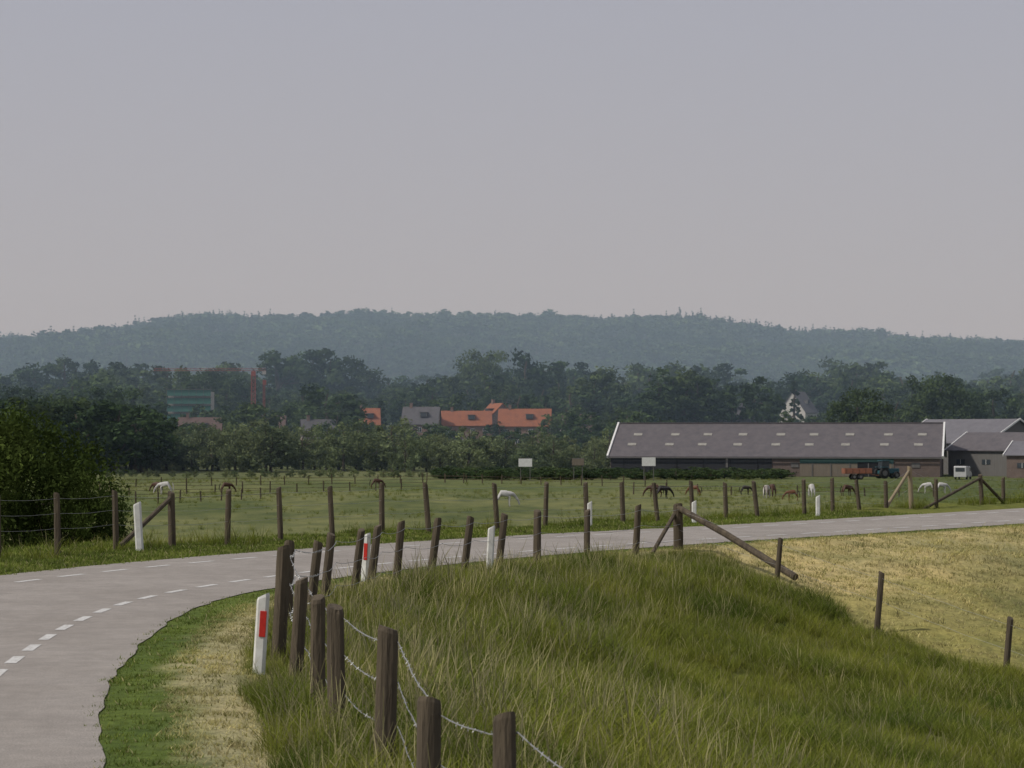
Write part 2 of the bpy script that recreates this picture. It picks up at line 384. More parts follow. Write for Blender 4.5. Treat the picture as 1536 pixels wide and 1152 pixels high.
L_CON=foliage('leaf_conifer',(.03,.05,.028),(.042,.062,.034),0,.05)
L_NEAR=foliage('leaf_near',(.045,.07,.018),(.07,.09,.025),.25,.6)
round_m=[tree_mesh('rt%d'%k,10,4.2+.4*(k%3),1.2,'round',42,48,.64,L_DARK,100+k) for k in range(5)]
wil_m=[tree_mesh('wt%d'%k,8,4.0,.3,'willow',44,70,.45,L_WIL,200+k) for k in range(4)]
pop_m=[tree_mesh('pt%d'%k,10,1.7,.8,'poplar',40,50,.42,L_DARK,300+k,cl_r=.42) for k in range(2)]
con_m=[tree_mesh('ct%d'%k,10,2.1,.5,'cone',50,34,.45,L_CON,400+k) for k in range(2)]
hill_m=[tree_mesh('ht%d'%k,10,4.6+.4*(k%3),3.5,'round',22,14,1.7,L_HILL,700+k,cl_r=.3,limbs=0,segs=4) for k in range(5)]
hcon_m=[tree_mesh('hc%d'%k,10,2.2,2,'cone',26,12,1.0,L_CON,720+k,limbs=0,segs=4) for k in range(2)]
FOREST=coll_of('forest_trees',round_m+pop_m+con_m); WIL=coll_of('willow_trees',wil_m); HILLC=coll_of('hill_trees',hill_m+hcon_m)
def trees(name,coll,x,y,H,base,idx,wide=1.,sink=.3):
    n=len(x); z=height(x,y)-sink; sc=np.asarray(H)/base; w=sc*wide*(.85+.3*RNG.random(n))
    scatter(name,np.stack([x,y,z],1),np.stack([np.zeros(n),np.zeros(n),RNG.random(n)*6.283],1),np.stack([w,w,sc],1),coll,idx)
# wooded hill
sp=12.; gx,gy=np.meshgrid(np.arange(-900,900,sp),np.arange(1380,2440,sp*1.2)); gx=gx.ravel()+(RNG.random(gx.size)-.5)*11; gy=gy.ravel()+(RNG.random(gy.size)-.5)*12
k=abs(gx)<gy*.2217+180; gx=gx[k];gy=gy[k]; n=len(gx); pc=fbm(gx/90,gy/90,40,3)
ridge=ss(2220,2330,gy)
con=(RNG.random(n)<np.where(pc>.56,.4,.03)+.14*ridge); idx=np.where(con,5+RNG.integers(0,2,n),RNG.integers(0,5,n))
big_=fbm(gx/45,gy/45,44,2)
H=np.where(con,13+8*RNG.random(n),9+5*RNG.random(n)+9*(big_-.4))
trees('forest_hill_trees',HILLC,gx,gy,H,10,idx,np.where(con,1.,1.45))
print('hill',n)
# belts of distant trees behind the field
bx=[];by=[];bh=[];bi=[]
def pxof(X,D): return 768+X/D*F
# sight lines to the village: tree tops stay below these lines
opening=[(655,832,596,629),(1200,1245,705,618),(250,325,645,604),(374,400,655,600),(530,575,610,624),(600,660,600,622),(1078,1120,610,630),(262,330,560,631)]
for D,h0,h1 in ((470,6,10),(530,7,12),(600,10,15),(680,12,17),(760,13,20),(860,15,22),(980,16,23),(1120,17,23),(1260,17,23)):
    W=D*.2217+80; n=int(2*W/ (6.2 if D<900 else 8.5))
    for q in range(n):
        X_=-W+2*W*(q+RNG.random())/n; Y_=D+(RNG.random()-.5)*50; p=pxof(X_,Y_)
        v=vnoise(X_/24,Y_/40); h=(h0+(h1-h0)*RNG.random())*(.55+.85*v)
        g=10*float(ss(430,850,Y_))+4*float(ss(800,1400,Y_))
        for a,b,c,ty in opening:
            if a-8<p<b+8 and Y_<c: h=min(h,EYE+(650-ty)*Y_/F-g-RNG.random()*1.5)
        if h<2: continue
        if D<500 and 200<p<900: continue
        if RNG.random()<.08: continue
        bx.append(X_);by.append(Y_); bh.append(h); r=RNG.random(); bi.append(int(RNG.integers(0,5)) if r<.93 or h<8 else (5+int(RNG.integers(0,2)) if r<.96 else 7+int(RNG.integers(0,2))))
for q in range(90):
    Y_=400+RNG.random()*70; p=-60+RNG.random()*290; X_=(p-768)/F*Y_; bx.append(X_);by.append(Y_);bh.append(10+5.0*RNG.random()-(p/290)*2.5); bi.append(int(RNG.integers(0,5)))
trees('distant_trees',FOREST,np.array(bx),np.array(by),np.array(bh),10,bi,1.25); print('belt',len(bx))
wx=[];wy=[];wh=[]
for q in range(56):
    p=225+705*(q+RNG.random())/56; Y_=412+RNG.random()*36; wx.append((p-768)/F*Y_);wy.append(Y_); wh.append((5.8+4.6*RNG.random())*(1. if p<640 else .82))
trees('willow_tree_row',WIL,np.array(wx),np.array(wy),np.array(wh),8,RNG.integers(0,4,56),1.15)
wx=[];wy=[];wh=[]
for q in range(26):
    p=150+520*(q+.6*RNG.random())/26; Y_=362+RNG.random()*12; wx.append((p-768)/F*Y_);wy.append(Y_); wh.append(1.1+.9*RNG.random())
trees('field_shrubs',WIL,np.array(wx),np.array(wy),np.array(wh),8,RNG.integers(0,4,26),1.3,.1)
wx=[];wy=[];wh=[]
for q in range(230):
    p=660+520*RNG.random()**1.2; Y_=345+RNG.random()*40; wx.append((p-768)/F*Y_);wy.append(Y_); wh.append(1.0+.8*RNG.random())
trees('reed_scrub',FOREST,np.array(wx),np.array(wy),np.array(wh),10,RNG.integers(0,5,230),2.6,.1)
def named_tree(name,me,px,D,H,baseH,wide=1.,z=None,rz=0):
    X_=(px-768)/F*D; o=link(bpy.data.objects.new(name,me)); o.location=(X_,D,float(height(np.array([X_]),np.array([float(D)]))[0])-.2 if z is None else z); s_=H/baseH; o.scale=(s_*wide,s_*wide,s_); o.rotation_euler[2]=rz; return o
big=tree_mesh('big_oak',10,4.6,.8,'round',90,110,.38,L_DARK,501)
for a in ((728,780,27,.9,0),(700,790,19,1.1,1),(760,790,21,1.,2),(1288,452,16.5,.85,1),(1398,520,20,.95,2),(1440,530,16,1.,3),(170,520,17,1.2,0),(300,690,20,1.1,2),(340,700,19,1.1,4),(20,560,17,1.1,1)): named_tree('oak_tree',big,a[0],a[1],a[2],10,a[3],rz=a[4])
named_tree('oak_tree',round_m[2],1345,540,15,10,1.,rz=3)
named_tree('oak_tree',round_m[3],1490,560,16,10,1.1,rz=3)
for p,h in ((990,19),(1008,21),(1027,22),(1045,20),(1062,18)): named_tree('poplar_tree',pop_m[p%2],p,600,h,10,1.5,rz=p)
for p,D,h in ((790,600,14.5),(820,600,14.5),(1098,600,16),(1192,640,18),(455,620,15),(478,620,12)): named_tree('conifer_tree',con_m[p%2],p,D,h,10,1.,rz=p)
haw=tree_mesh('hawthorn',9,4.3,.2,'willow',150,220,.18,L_NEAR,601,cl_r=.2)
named_tree('hawthorn_tree',haw,30,72,7.9,9,.95,z=.1)
named_tree('hawthorn_tree',haw,95,69,6.2,9,.75,z=.0,rz=2)
named_tree('hawthorn_tree',haw,-60,69,8.2,9,1.1,z=.0,rz=1)
# ------------------------------------------------------------------ fences
WOOD=simple('weathered_wood',(.12,.095,.065),(.045,.036,.026),.95,9,(1,1,.12),1.,30)
WOODL=simple('pale_wood',(.30,.24,.16),(.2,.16,.1),.9,9,(1,1,.12),.6)
WIRE=simple('galvanised_wire',(.45,.45,.45),(.28,.28,.28),.45,40,metal=.5)
def gz(x,y): return float(height(np.array([float(x)]),np.array([float(y)]))[0])
def post(parent,x,y,top,r,lean=(0,0),mat=None,k=[0]):
    k[0]+=1; rr=random.Random(k[0]); z0=gz(x,y)-.25; H=top-z0; V=[];Q=[]; n=12; lev=[0,.2,.45,.7,.9,.975,1.0]
    off=[1+.14*(rr.random()-.5) for _ in range(n)]
    for t in lev:
        f=(1.05-.1*t)*(.9 if t==1. else 1)
        for j in range(n):
            a=6.2832*j/n; q=r*f*off[j]*(1+.06*(rr.random()-.5)); V.append((lean[0]*t*H+math.cos(a)*q,lean[1]*t*H+math.sin(a)*q,t*H+(.025*math.cos(a+k[0]) if t>.95 else 0)))
    for i in range(len(lev)-1):
        for j in range(n): Q.append((i*n+j,i*n+(j+1)%n,(i+1)*n+(j+1)%n,(i+1)*n+j))
    c=len(V); V.append((lean[0]*H,lean[1]*H,H+.004)); b_=(len(lev)-1)*n
    for j in range(0,n,2): Q.append((b_+j,b_+j+1,b_+(j+2)%n,c))
    me=bpy.data.meshes.new('post'); me.from_pydata(V,[],Q); me.materials.append(mat or WOOD); me.update()
    o=link(bpy.data.objects.new('post_%d'%k[0],me),parent); o.location=(x,y,z0); return Vector((x+lean[0]*H,y+lean[1]*H,top))
def wire(mb,a,b,r,sag=.03,barb=False,seed=0):
    rr=random.Random(seed); L=(b-a).length; n=max(6,int(L/.25)); P=[]
    for i in range(n+1):
        t=i/n; p=a.lerp(b,t); p.z-=4*sag*t*(1-t); p.z+=(rr.random()-.5)*.012; p.x+=(rr.random()-.5)*.01; P.append(p)
    mb.add(tube(P,[r]*(n+1),5,False))
    if barb:
        d=.12; m_=int(L/d); ax=(b-a).normalized()
        for i in range(1,m_):
            p=a.lerp(b,i/m_); t=i/m_; p.z-=4*sag*t*(1-t); u=Vector((rr.random()-.5,rr.random()-.5,rr.random()-.5)).cross(ax).normalized()*.016; mb.bar(p-u,p+u,r*.7,0,4)
inner=empty('roadside_fence')
IP=[(-.04,13.5,5.36,.072),(-.55,15.0,5.28,.078),(-1.0,17.9,5.5,.088),(-1.5,20,5.5,.078),(-1.78,21.2,5.5,.072),(-2.25,23.8,5.5,.07),(-2.69,26.5,5.7,.085),(-2.88,29.5,5.62,.07),(-2.83,32,5.5,.065),(-2.8,34,5.52,.065),(-2.5,36,5.5,.065),(-2.34,37.5,5.5,.07),(-1.96,38.5,5.53,.07),(-1.45,40,5.52,.07),(-.9,41.5,5.5,.065),(-.29,43,5.5,.07),(.48,44.8,5.5,.075),(1.5,46.5,5.45,.065),(2.57,48.3,5.5,.07),(3.6,50,5.47,.1)]
rr=random.Random(3); tops=[]
tops.append(Vector((.6,11.2,5.3)))
for q,(x_,y_,t_,r_) in enumerate(IP): tops.append(post(inner,x_,y_,t_,r_,((rr.random()-.5)*.08+(.1 if 8<=q<16 else .02),(rr.random()-.5)*.06)))
mb=MB()
for q in range(len(tops)-1):
    a,b=tops[q],tops[q+1]
    for h in (.10,.42,.75):
        near=q<9; wire(mb,a+Vector((.075,-.03,-h)),b+Vector((.075,-.03,-h)),.004 if near else .004,.04+.03*rr.random(),near,q*7+int(h*10))
mb.obj('barbed_wire',[WIRE],inner)
mb=MB(); mb.add(tube([(3.55,50.0,5.42),(4.5,48.7,4.88),(5.75,46.9,gz(5.75,46.9)+.2)],[.065,.07,.075],10)); mb.add(tube([(3.55,50.05,5.3),(3.25,49.3,4.9),(2.95,48.7,gz(2.95,48.7))],[.045,.045,.045],8)); mb.obj('brace_pole',[WOOD],inner)
slope=empty('slope_fence'); SP=[(5.3,46.5,4.88,.055),(6.75,43,4.42,.055),(8.4,39.5,3.85,.055),(10.1,36,3.3,.05),(11.9,32.4,2.9,.05)]
tp=[tops[-1]]; 
for q,(x_,y_,t_,r_) in enumerate(SP): tp.append(post(slope,x_,y_,t_,r_,(.09,0)))
mb=MB()
for q in range(len(tp)-1):
    for h in (.12,.55): wire(mb,tp[q]+Vector((0,-.05,-h)),tp[q+1]+Vector((0,-.05,-h)),.002,.03,False,q)
mb.obj('barbed_wire',[WIRE],slope)
outer=empty('shoulder_fence')
def on_outer(px,off=5.2):
    O=CL-NR*off; k=(O[:,1]>30)&(O[:,1]<200); O=O[k]; r_=O[:,0]/O[:,1]; t=(px-768)/F; j=np.argmin(abs(r_-t)); return float(O[j,0]),float(O[j,1])
OP=[(-10,742),(78,740),(165,736),(245,738),(330,735),(415,731),(496,730),(573,726),(657,725),(733,725),(801,724),(866,724),(932,723),(986,725),(1038,722),(1080,724),(1143,722),(1197,719),(1245,717),(1285,720),(1322,722),(1362,700),(1410,718),(1470,712),(1500,716),(1560,715),(1620,712)]
tp=[]
for px_,ty in OP:
    x_,y_=on_outer(px_); big_=px_ in(1362,1470,245)
    g=gz(x_,y_); top=EYE-(ty-650)*y_/F; top=min(max(top,g+.85),g+1.45)
    tp.append(post(outer,x_,y_,top,.08 if big_ else .066,(((rr.random()-.5)*.14)-.04,0),WOODL if px_==1362 else None))
mb=MB()
for q in range(len(tp)-1):
    for h in (.1,.4,.7): wire(mb,tp[q]+Vector((0,-.06,-h)),tp[q+1]+Vector((0,-.06,-h)),.0028,.03,False,q)
mb.obj('barbed_wire',[WIRE],outer)
mb=MB()
def brace(i,px_,m=0):
    x_,y_=on_outer(px_); mb.add(tube([tp[i]-Vector((0,0,.12)),(x_,y_,gz(x_,y_)+.02)],[.05,.055],8),m)
brace(3,178); brace(21,1336,1); brace(23,1392); brace(23,1512)
mb.obj('brace_pole',[WOOD,WOODL],outer)
ff=empty('field_fence'); mb=MB()
for (pa,Da,pb,Db) in ((165,300,700,330),(150,262,640,285),(640,330,1000,300),(170,225,420,250),(950,265,1400,255)):
    xa=(pa-768)/F*Da; xb=(pb-768)/F*Db; L=math.hypot(xb-xa,Db-Da); n=int(L/3.5); prev=None
    for q in range(n+1):
        t=q/n; x_=xa+(xb-xa)*t; y_=Da+(Db-Da)*t; mb.add(tube([(x_,y_,-.2),(x_+rr.uniform(-.08,.08),y_,1.15+rr.uniform(-.2,.3))],[.09,.08],6))
        if prev:
            for h in(.5,.95): mb.add(tube([(prev[0],prev[1],h),(x_,y_,h)],[.022,.022],4,False))
        prev=(x_,y_)
mb.obj('posts_and_rails',[WOOD],ff)
# ------------------------------------------------------------------ delineator posts
WHITE=simple('white_plastic',(.74,.74,.71),(.5,.49,.45),.5,5); RED=simple('red_reflector',(.5,.03,.02),(.4,.02,.015),.35,20); BLK=simple('black_band',(.03,.03,.03),None,.5)
def delineator(x_,y_,H,lean=0,red=False,rz=0,w=.13,refl=True):
    z=gz(x_,y_); e=empty('roadside_delineator_post',(x_,y_,z-.05),rz); e.rotation_euler[1]=lean; mb=MB()
    w2=w/2; d=.045; sec=[(-w2,-d*.3),(-w2*.6,-d),(w2*.6,-d),(w2,-d*.3),(w2,d*.7),(-w2,d*.7)]; V=[];Q=[]
    for zz,sl in ((0,0),(H*.5,0),(H-.03,.03),(H,.03)):
        f=1 if zz<H-.001 else .85
        for (a,b) in sec: V.append((a*f,b*f,zz+(sl*(a/w2) if sl else 0)))
    for i in range(3):
        for j in range(6): Q.append((i*6+j,i*6+(j+1)%6,(i+1)*6+(j+1)%6,(i+1)*6+j))
    mb.add((V,Q)); mb.add((V[18:],[(0,1,2,3),(0,3,4,5)])); mb.obj('body',[WHITE],e)
    if refl:
        mb=MB(); mb.box((w*.18,-d-.004,H*.66),(w*.55,.012,.28 if red else .1)); mb.obj('reflector',[RED if red else BLK],e,bevel=.003)
delineator(-2.74,25.0,.9,.06,True,-.1)
x_,y_=on_outer(195,4.6); delineator(x_,y_,1.05,-.06,False,w=.16,refl=False)
x_,y_=on_outer(1216,4.2); delineator(x_,y_,.65,0,refl=False)
x_,y_=on_outer(1036,4.0); delineator(x_,y_,.65,0,refl=False)
x_,y_=on_outer(878,4.4); delineator(x_,y_,.7,0,refl=False)
delineator(-.42,42.2,.95,.05,refl=False); delineator(-2.5,39.2,.85,.05,True,-.5)
# ------------------------------------------------------------------ buildings
def roofmat(name,c,c2,rib=6.,axis='X'):
    m,nt,out=newmat(name); b=N(nt,'ShaderNodeBsdfPrincipled'); b.inputs['Roughness'].default_value=.75
    cc=mixc(nt,ramp(nt,noise(nt,.8,6,.75,pos(nt,(1,1,.5),True)),.35,.7),c,c2)
    w=N(nt,'ShaderNodeTexWave',bands_direction=axis); w.inputs['Scale'].default_value=rib; nt.links.new(pos(nt,None,True),w.inputs[0])
    cc=mixc(nt,1,cc,ramp(nt,w.outputs['Fac'],0,1,(.85,.85,.85),(1.08,1.08,1.08)),'MULTIPLY')
    bn=N(nt,'ShaderNodeBump'); bn.inputs['Distance'].default_value=.05; nt.links.new(w.outputs['Fac'],bn.inputs['Height']); nt.links.new(bn.outputs[0],b.inputs['Normal'])
    nt.links.new(cc,b.inputs['Base Color']); nt.links.new(b.outputs[0],out.inputs[0]); return m
R_BARN=roofmat('fibre_cement_roof',(.135,.12,.125),(.085,.078,.086),1.8)
R_LIGHT=roofmat('pale_sheet_roof',(.17,.165,.18),(.12,.115,.13),1.5)
R_RED=roofmat('red_tile_roof',(.36,.12,.05),(.25,.085,.042),3.); R_GREY=roofmat('grey_tile_roof',(.13,.12,.13),(.08,.08,.085),3.); R_BROWN=roofmat('brown_tile_roof',(.15,.09,.075),(.11,.07,.06),3.)
def brick(name,c1,c2,mort=(.3,.28,.25)):
    m,nt,out=newmat(name); b=N(nt,'ShaderNodeBsdfPrincipled'); b.inputs['Roughness'].default_value=.9
    t=N(nt,'ShaderNodeTexBrick'); t.inputs['Color1'].default_value=(*c1,1);t.inputs['Color2'].default_value=(*c2,1);t.inputs['Mortar'].default_value=(*mort,1); t.inputs['Scale'].default_value=4; t.inputs['Mortar Size'].default_value=.01
    mp=N(nt,'ShaderNodeMapping'); mp.inputs['Rotation'].default_value=(math.pi/2,0,0); nt.links.new(pos(nt,None,True),mp.inputs[0]); nt.links.new(mp.outputs[0],t.inputs[0])
    cc=mixc(nt,1,t.outputs[0],ramp(nt,noise(nt,1.,4,.6,pos(nt,None,True)),.3,.7,(.8,.8,.8),(1.15,1.15,1.15)),'MULTIPLY')
    nt.links.new(cc,b.inputs['Base Color']); nt.links.new(b.outputs[0],out.inputs[0]); return m
BRK=brick('brown_brick',(.14,.10,.085),(.11,.08,.07),(.2,.18,.16)); RBRK=brick('red_brick',(.22,.13,.10),(.18,.11,.085)); WPL=simple('white_plaster',(.5,.49,.47),(.4,.39,.38),.8,1.)
GLASS=simple('window_glass',(.05,.06,.07),None,.15,spec=.6); WFR=simple('white_paint',(.74,.74,.72),(.62,.62,.6),.5,3); DARKW=simple('black_timber',(.03,.032,.038),(.018,.018,.02),.8,2,(6,6,.3)); GREYW=simple('grey_cladding',(.15,.145,.14),(.11,.105,.10),.8,1,(5,5,.4)); TEAL=simple('teal_door',(.04,.10,.09),(.03,.07,.07),.7); SKYL=simple('skylight_sheet',(.33,.32,.28),(.2,.19,.17),.5,2); TANW=simple('tan_cladding',(.2,.165,.13),(.14,.12,.095),.85,2,(5,5,.3)); INT=simple('painted_dark',(.015,.015,.018),None,.9)
def gable(parent,L,Dp,eave,ridge,wall,roof,over=.4,th=.15,ridge_pos=.5):
    yr=Dp*ridge_pos; V=[(0,0,-.3),(L,0,-.3),(L,Dp,-.3),(0,Dp,-.3),(0,0,eave),(L,0,eave),(L,Dp,eave),(0,Dp,eave),(0,yr,ridge-.05),(L,yr,ridge-.05)]
    me=bpy.data.meshes.new('walls'); me.from_pydata(V,[],[(0,1,5,4),(2,3,7,6),(1,2,6,9,5),(3,0,4,8,7)]); me.materials.append(wall); link(bpy.data.objects.new('walls',me),parent)
    mb=MB()
    for sgn,y0 in ((1,0),(-1,Dp)):
        run=yr if sgn>0 else Dp-yr; sl=(ridge-eave)/run; ye=y0-sgn*over; ze=eave-sl*over+.06; zr=ridge+.06; a=-over; b=L+over
        V=[(a,ye,ze),(b,ye,ze),(b,yr,zr),(a,yr,zr)]; V+=[(p[0],p[1],p[2]+th) for p in V]
        Qs=[(0,3,2,1),(4,5,6,7),(0,1,5,4),(1,2,6,5),(3,0,4,7)]; 
        if sgn<0: Qs=[q[::-1] for q in Qs]
        mb.add((V,Qs))
    mb.obj('roof',[roof],parent)
    return yr
th=math.radians(12)
barn=empty('long_barn',(16.2,380,0),-th); L=53.3; DP=22.; EV=3.2; RD=8.5
gable(barn,L,DP,EV,RD,BRK,R_BARN,.35,.14)
slp=math.atan2(RD-EV,11.); Rm=Matrix.Rotation(slp,3,'X')
mb=MB()
for xx in (-.45,L+.45):
    for y0,y1,z0,z1 in ((-.45,11,EV-.12,RD+.18),(22.45,11,EV-.12,RD+.18)):
        c=((xx),(y0+y1)/2,(z0+z1)/2+.03); ln=math.hypot(y1-y0,z1-z0); mb.box(c,(.28,ln,.5),0,Matrix.Rotation(math.copysign(slp,y1-y0),3,'X'))
mb.obj('barge_boards',[WFR],barn)
mb=MB()
for q in range(9):
    for row,(yy,off) in enumerate(((3.6,0),(7.0,.5))):
        xx=3.0+q*5.85+off*1.0+(.4 if q%3==1 else 0); 
        if xx>L-1.5: continue
        zz=EV+(RD-EV)*yy/11.+.06+.14+.05; mb.box((xx,yy,zz),(1.4,.9,.05),0,Rm)
mb.obj('skylights',[SKYL],barn)
mb=MB(); mb.box((L/2,11,RD+.27),(L+.6,.5,.12)); mb.obj('ridge_cap',[R_BARN],barn)
mb=MB(); mb.box((13.3,-.06,1.55),(26.4,.1,3.1),0); 
for q in range(6): mb.box((2.2+4.4*q,-.13,1.5),(.1,.1,3.0),1)
mb.obj('timber_cladding',[DARKW,INT],barn)
mb=MB(); mb.box((19.2,-.15,1.5),(.35,.12,3.0),0); mb.obj('downpipe',[GREYW],barn)
mb=MB(); mb.box((38.5,-.08,2.6),(15,.12,.9),0); mb.box((38.5,-.07,1.1),(15,.1,2.1),1); mb.box((42.5,-.14,1.2),(4.5,.06,2.3),2); mb.obj('wall_panels',[TEAL,TANW,INT],barn)  # near-black panel: darkness of a barn opening painted on the wall face
mb=MB()
for q in range(4): mb.box((33+q*3,-.17,1.1),(.15,.08,2.2))
mb.box((30.2,-.06,1.9),(1.2,.08,.8),0); mb.box((49.5,-.06,1.9),(1.3,.08,.8),0); mb.obj('frames',[GREYW],barn)
mb=MB(); mb.box((L/2,-.5,EV-.18),(L+.7,.14,.14)); mb.obj('gutter',[GREYW],barn)
def shed(name,loc,rz,L,D,e,r,wall,roof,door=None):
    o=empty(name,loc,rz); gable(o,L,D,e,r,wall,roof,.4,.12)
    mb=MB(); sl=math.atan2(r-e,D/2)
    for xx in (-.45,L+.45):
        for y0,y1 in ((-.45,D/2),(D+.45,D/2)): mb.box((xx,(y0+y1)/2,(e+r)/2+.05),(.14,math.hypot(D/2+.45,r-e),.3),0,Matrix.Rotation(math.copysign(sl,y1-y0),3,'X'))
    mb.obj('barge_boards',[WFR],o)
    mb=MB()
    for q in range(int(L/5)): mb.box((2.5+q*5,-.04,e*.55),(1.6,.06,.8),0); mb.box((2.5+q*5,-.08,e*.55),(.06,.04,.8),1)
    mb.box((-.04,D/2,1.6),(.06,3.6,3.2),2)
    mb.obj('windows_and_door',[GLASS,WFR,DARKW],o); return o
shed('machine_shed',(67.5,404,0),math.radians(-52),20,16,5.4,9.3,GREYW,R_LIGHT)
shed('cattle_shed',(72.5,384,0),math.radians(-46),20,12,4.2,7.0,GREYW,R_BARN)
shed('machine_shed',(77.5,362,0),math.radians(-30),12,9,3.6,5.6,BRK,R_LIGHT)
def house(px_,D,ridge_y,L,Dp,e,wall,roof,rz=0,name='brick_house',dr=None):
    X_=(px_-768)/F*D; g=gz(X_,D); top=EYE+(650-ridge_y)*D/F-g; e=top-(dr or 4.2)
    o=empty(name,(X_,D,g),rz); c=L/2
    gable(o,L,Dp,e,top,wall,roof,.35,.14)
    mb=MB()
    for zz in ([e-1.6] if e<4.5 else [e-1.5,e-4.2]):
        for q in range(max(2,int(L/3))):
            xx=(q+.5)*L/max(2,int(L/3)); mb.box((xx,-.03,zz),(1.15,.06,1.3),0); mb.box((xx,-.07,zz),(.98,.05,1.12),1); mb.box((xx,-.1,zz),(.06,.03,1.12),0)
    mb.box((-.03,Dp/2,e+.6),(.06,1.2,1.3),0); mb.box((-.07,Dp/2,e+.6),(.05,1.0,1.1),1)
    mb.box((L+.03,Dp/2,e+.6),(.06,1.2,1.3),0); mb.box((L+.07,Dp/2,e+.6),(.05,1.0,1.1),1)
    mb.obj('windows',[WFR,GLASS],o)
    mb=MB(); mb.box((L*.2,Dp*.5,top+.3),(.7,.7,1.6)); mb.box((L*.2,Dp*.5,top+1.12),(.8,.8,.12)); mb.obj('chimney',[RBRK],o)
    mb=MB(); mb.box((L*.5,-.05,1.05),(1.0,.08,2.1)); mb.obj('door',[TEAL],o)
    yy=Dp*.22; zz=e+(top-e)*.44+.5; mb=MB(); mb.box((L*.6,yy,zz),(1.8,1.6,1.1),0); mb.box((L*.6,yy-.82,zz),(1.4,.06,.8),1); mb.box((L*.6,yy,zz+.61),(2.1,1.9,.12),2); mb.obj('dormer',[GREYW,GLASS,R_GREY],o)
    return o
house(664,596,617,12.5,9,0,RBRK,R_RED,.05,dr=3.6); house(748,590,614,13,9,0,RBRK,R_RED,-.06,dr=4.2); house(714,606,606,6,9,0,RBRK,R_RED,math.radians(-60))
house(535,605,613,6,8,0,RBRK,R_RED,.1); house(603,592,611,9,8,0,RBRK,R_GREY,-.1); house(268,556,627,10,8,0,WPL,R_BROWN,.1); house(372,585,624,9,8,0,RBRK,R_BROWN,0,dr=3.5)
house(455,560,630,8,7,0,RBRK,R_GREY,.2); house(1080,606,616,10,8,0,RBRK,R_GREY,.1); house(1208,690,588,7,9,0,WPL,R_GREY,math.radians(52),'white_house',dr=6)
house(850,600,622,8,8,0,WPL,R_BROWN,.2,'white_house'); house(1110,610,604,6,7,0,WPL,R_GREY,.9,'white_house')
NET=simple('green_scaffold_net',(.06,.18,.14),(.045,.13,.11),.8,2); CONC=simple('concrete',(.4,.39,.36),None,.9,1)
X_=(250-768)/F*640; g=gz(X_,640); e=empty('scaffolded_building',(X_,640,g-1)); mb=MB(); Hh=EYE+(650-583)*640/F-g+1
mb.box((6.2,4.5,Hh/2-.4),(11.8,8,Hh-.8),0)
for k in range(5):
    z=Hh-.2-k*2.2; mb.box((6.2,-.3,z-1),(12.2,.05,1.6),1); mb.box((6.2,-.1,z),(12.6,1.0,.1),2)
for k in range(7): mb.bar((.1+k*2.03,-.4,0),(.1+k*2.03,-.4,Hh+.7),.05,2)
mb.obj('scaffold_and_walls',[CONC,NET,GREYW],e)
CR=simple('crane_red',(.30,.075,.05),(.22,.06,.045),.6)
def crane(px_,D,ty,jibL,w,name='tower_crane',by=None):
    X_=(px_-768)/F*D; g=gz(X_,D); H=EYE+(650-ty)*D/F-g; e=empty(name,(X_,D,g)); mb=MB(); h=w/2; r=.07
    for a in(-h,h):
        for b in(-h,h): mb.bar((a,b,-.3),(a,b,H),r,0,4)
    n=int(H/w); 
    for k in range(n):
        z0=H*k/n; z1=H*(k+1)/n
        for (p,q) in (((-h,-h),(h,-h)),((h,-h),(h,h)),((h,h),(-h,h)),((-h,h),(-h,-h))):
            mb.bar((*p,z0),(*q,z1),.045,0,4); mb.bar((*p,z1),(*q,z1),.04,0,4)
    mb.box((.2,-h-.4,H-.7),(1.,.8,1.3),0); mb.box((0,0,0),(3,3,.8),1); mb.obj('mast',[CR,CONC],e)
    if jibL:
        mb=MB(); 
        for a,zz in((-.35,H+.2),(.35,H+.2),(0,H+.8)): mb.bar((3.5,a,zz),(-jibL,a,zz),.045,0,4)
        m=int((jibL+3.5)/1.2)
        for k in range(m):
            xx=3.5-(jibL+3.5)*k/m; x2=3.5-(jibL+3.5)*(k+1)/m
            mb.bar((xx,-.35,H+.2),((xx+x2)/2,0,H+.8),.025,0,4); mb.bar(((xx+x2)/2,0,H+.8),(x2,-.35,H+.2),.025,0,4)
        mb.box((3.0,0,H-.4),(1.0,.9,.9),1); mb.obj('jib',[CR,CONC],e)
crane(380,648,557,28,1.1); crane(396,650,570,0,.5,'hoist_tower')
def board(px_,D,ty,by_,w,mat):
    X_=(px_-768)/F*D; z1=EYE-(ty-650)*D/F; z0=EYE-(by_-650)*D/F; e=empty('notice_board',(X_,D,0)); mb=MB()
    mb.box((0,0,(z0+z1)/2),(w,.06,z1-z0),0); mb.box((0,.05,z1+.03),(w+.1,.16,.06),1); mb.box((-w*.35,.1,z1/2),(.1,.1,z1),1); mb.box((w*.35,.1,z1/2),(.1,.1,z1),1); mb.obj('board',[mat,GREYW],e,bevel=.01)
board(788,342,688,700,2.0,WFR); board(973,340,686,699,2.0,WFR); board(867,344,688,698,1.8,TANW)
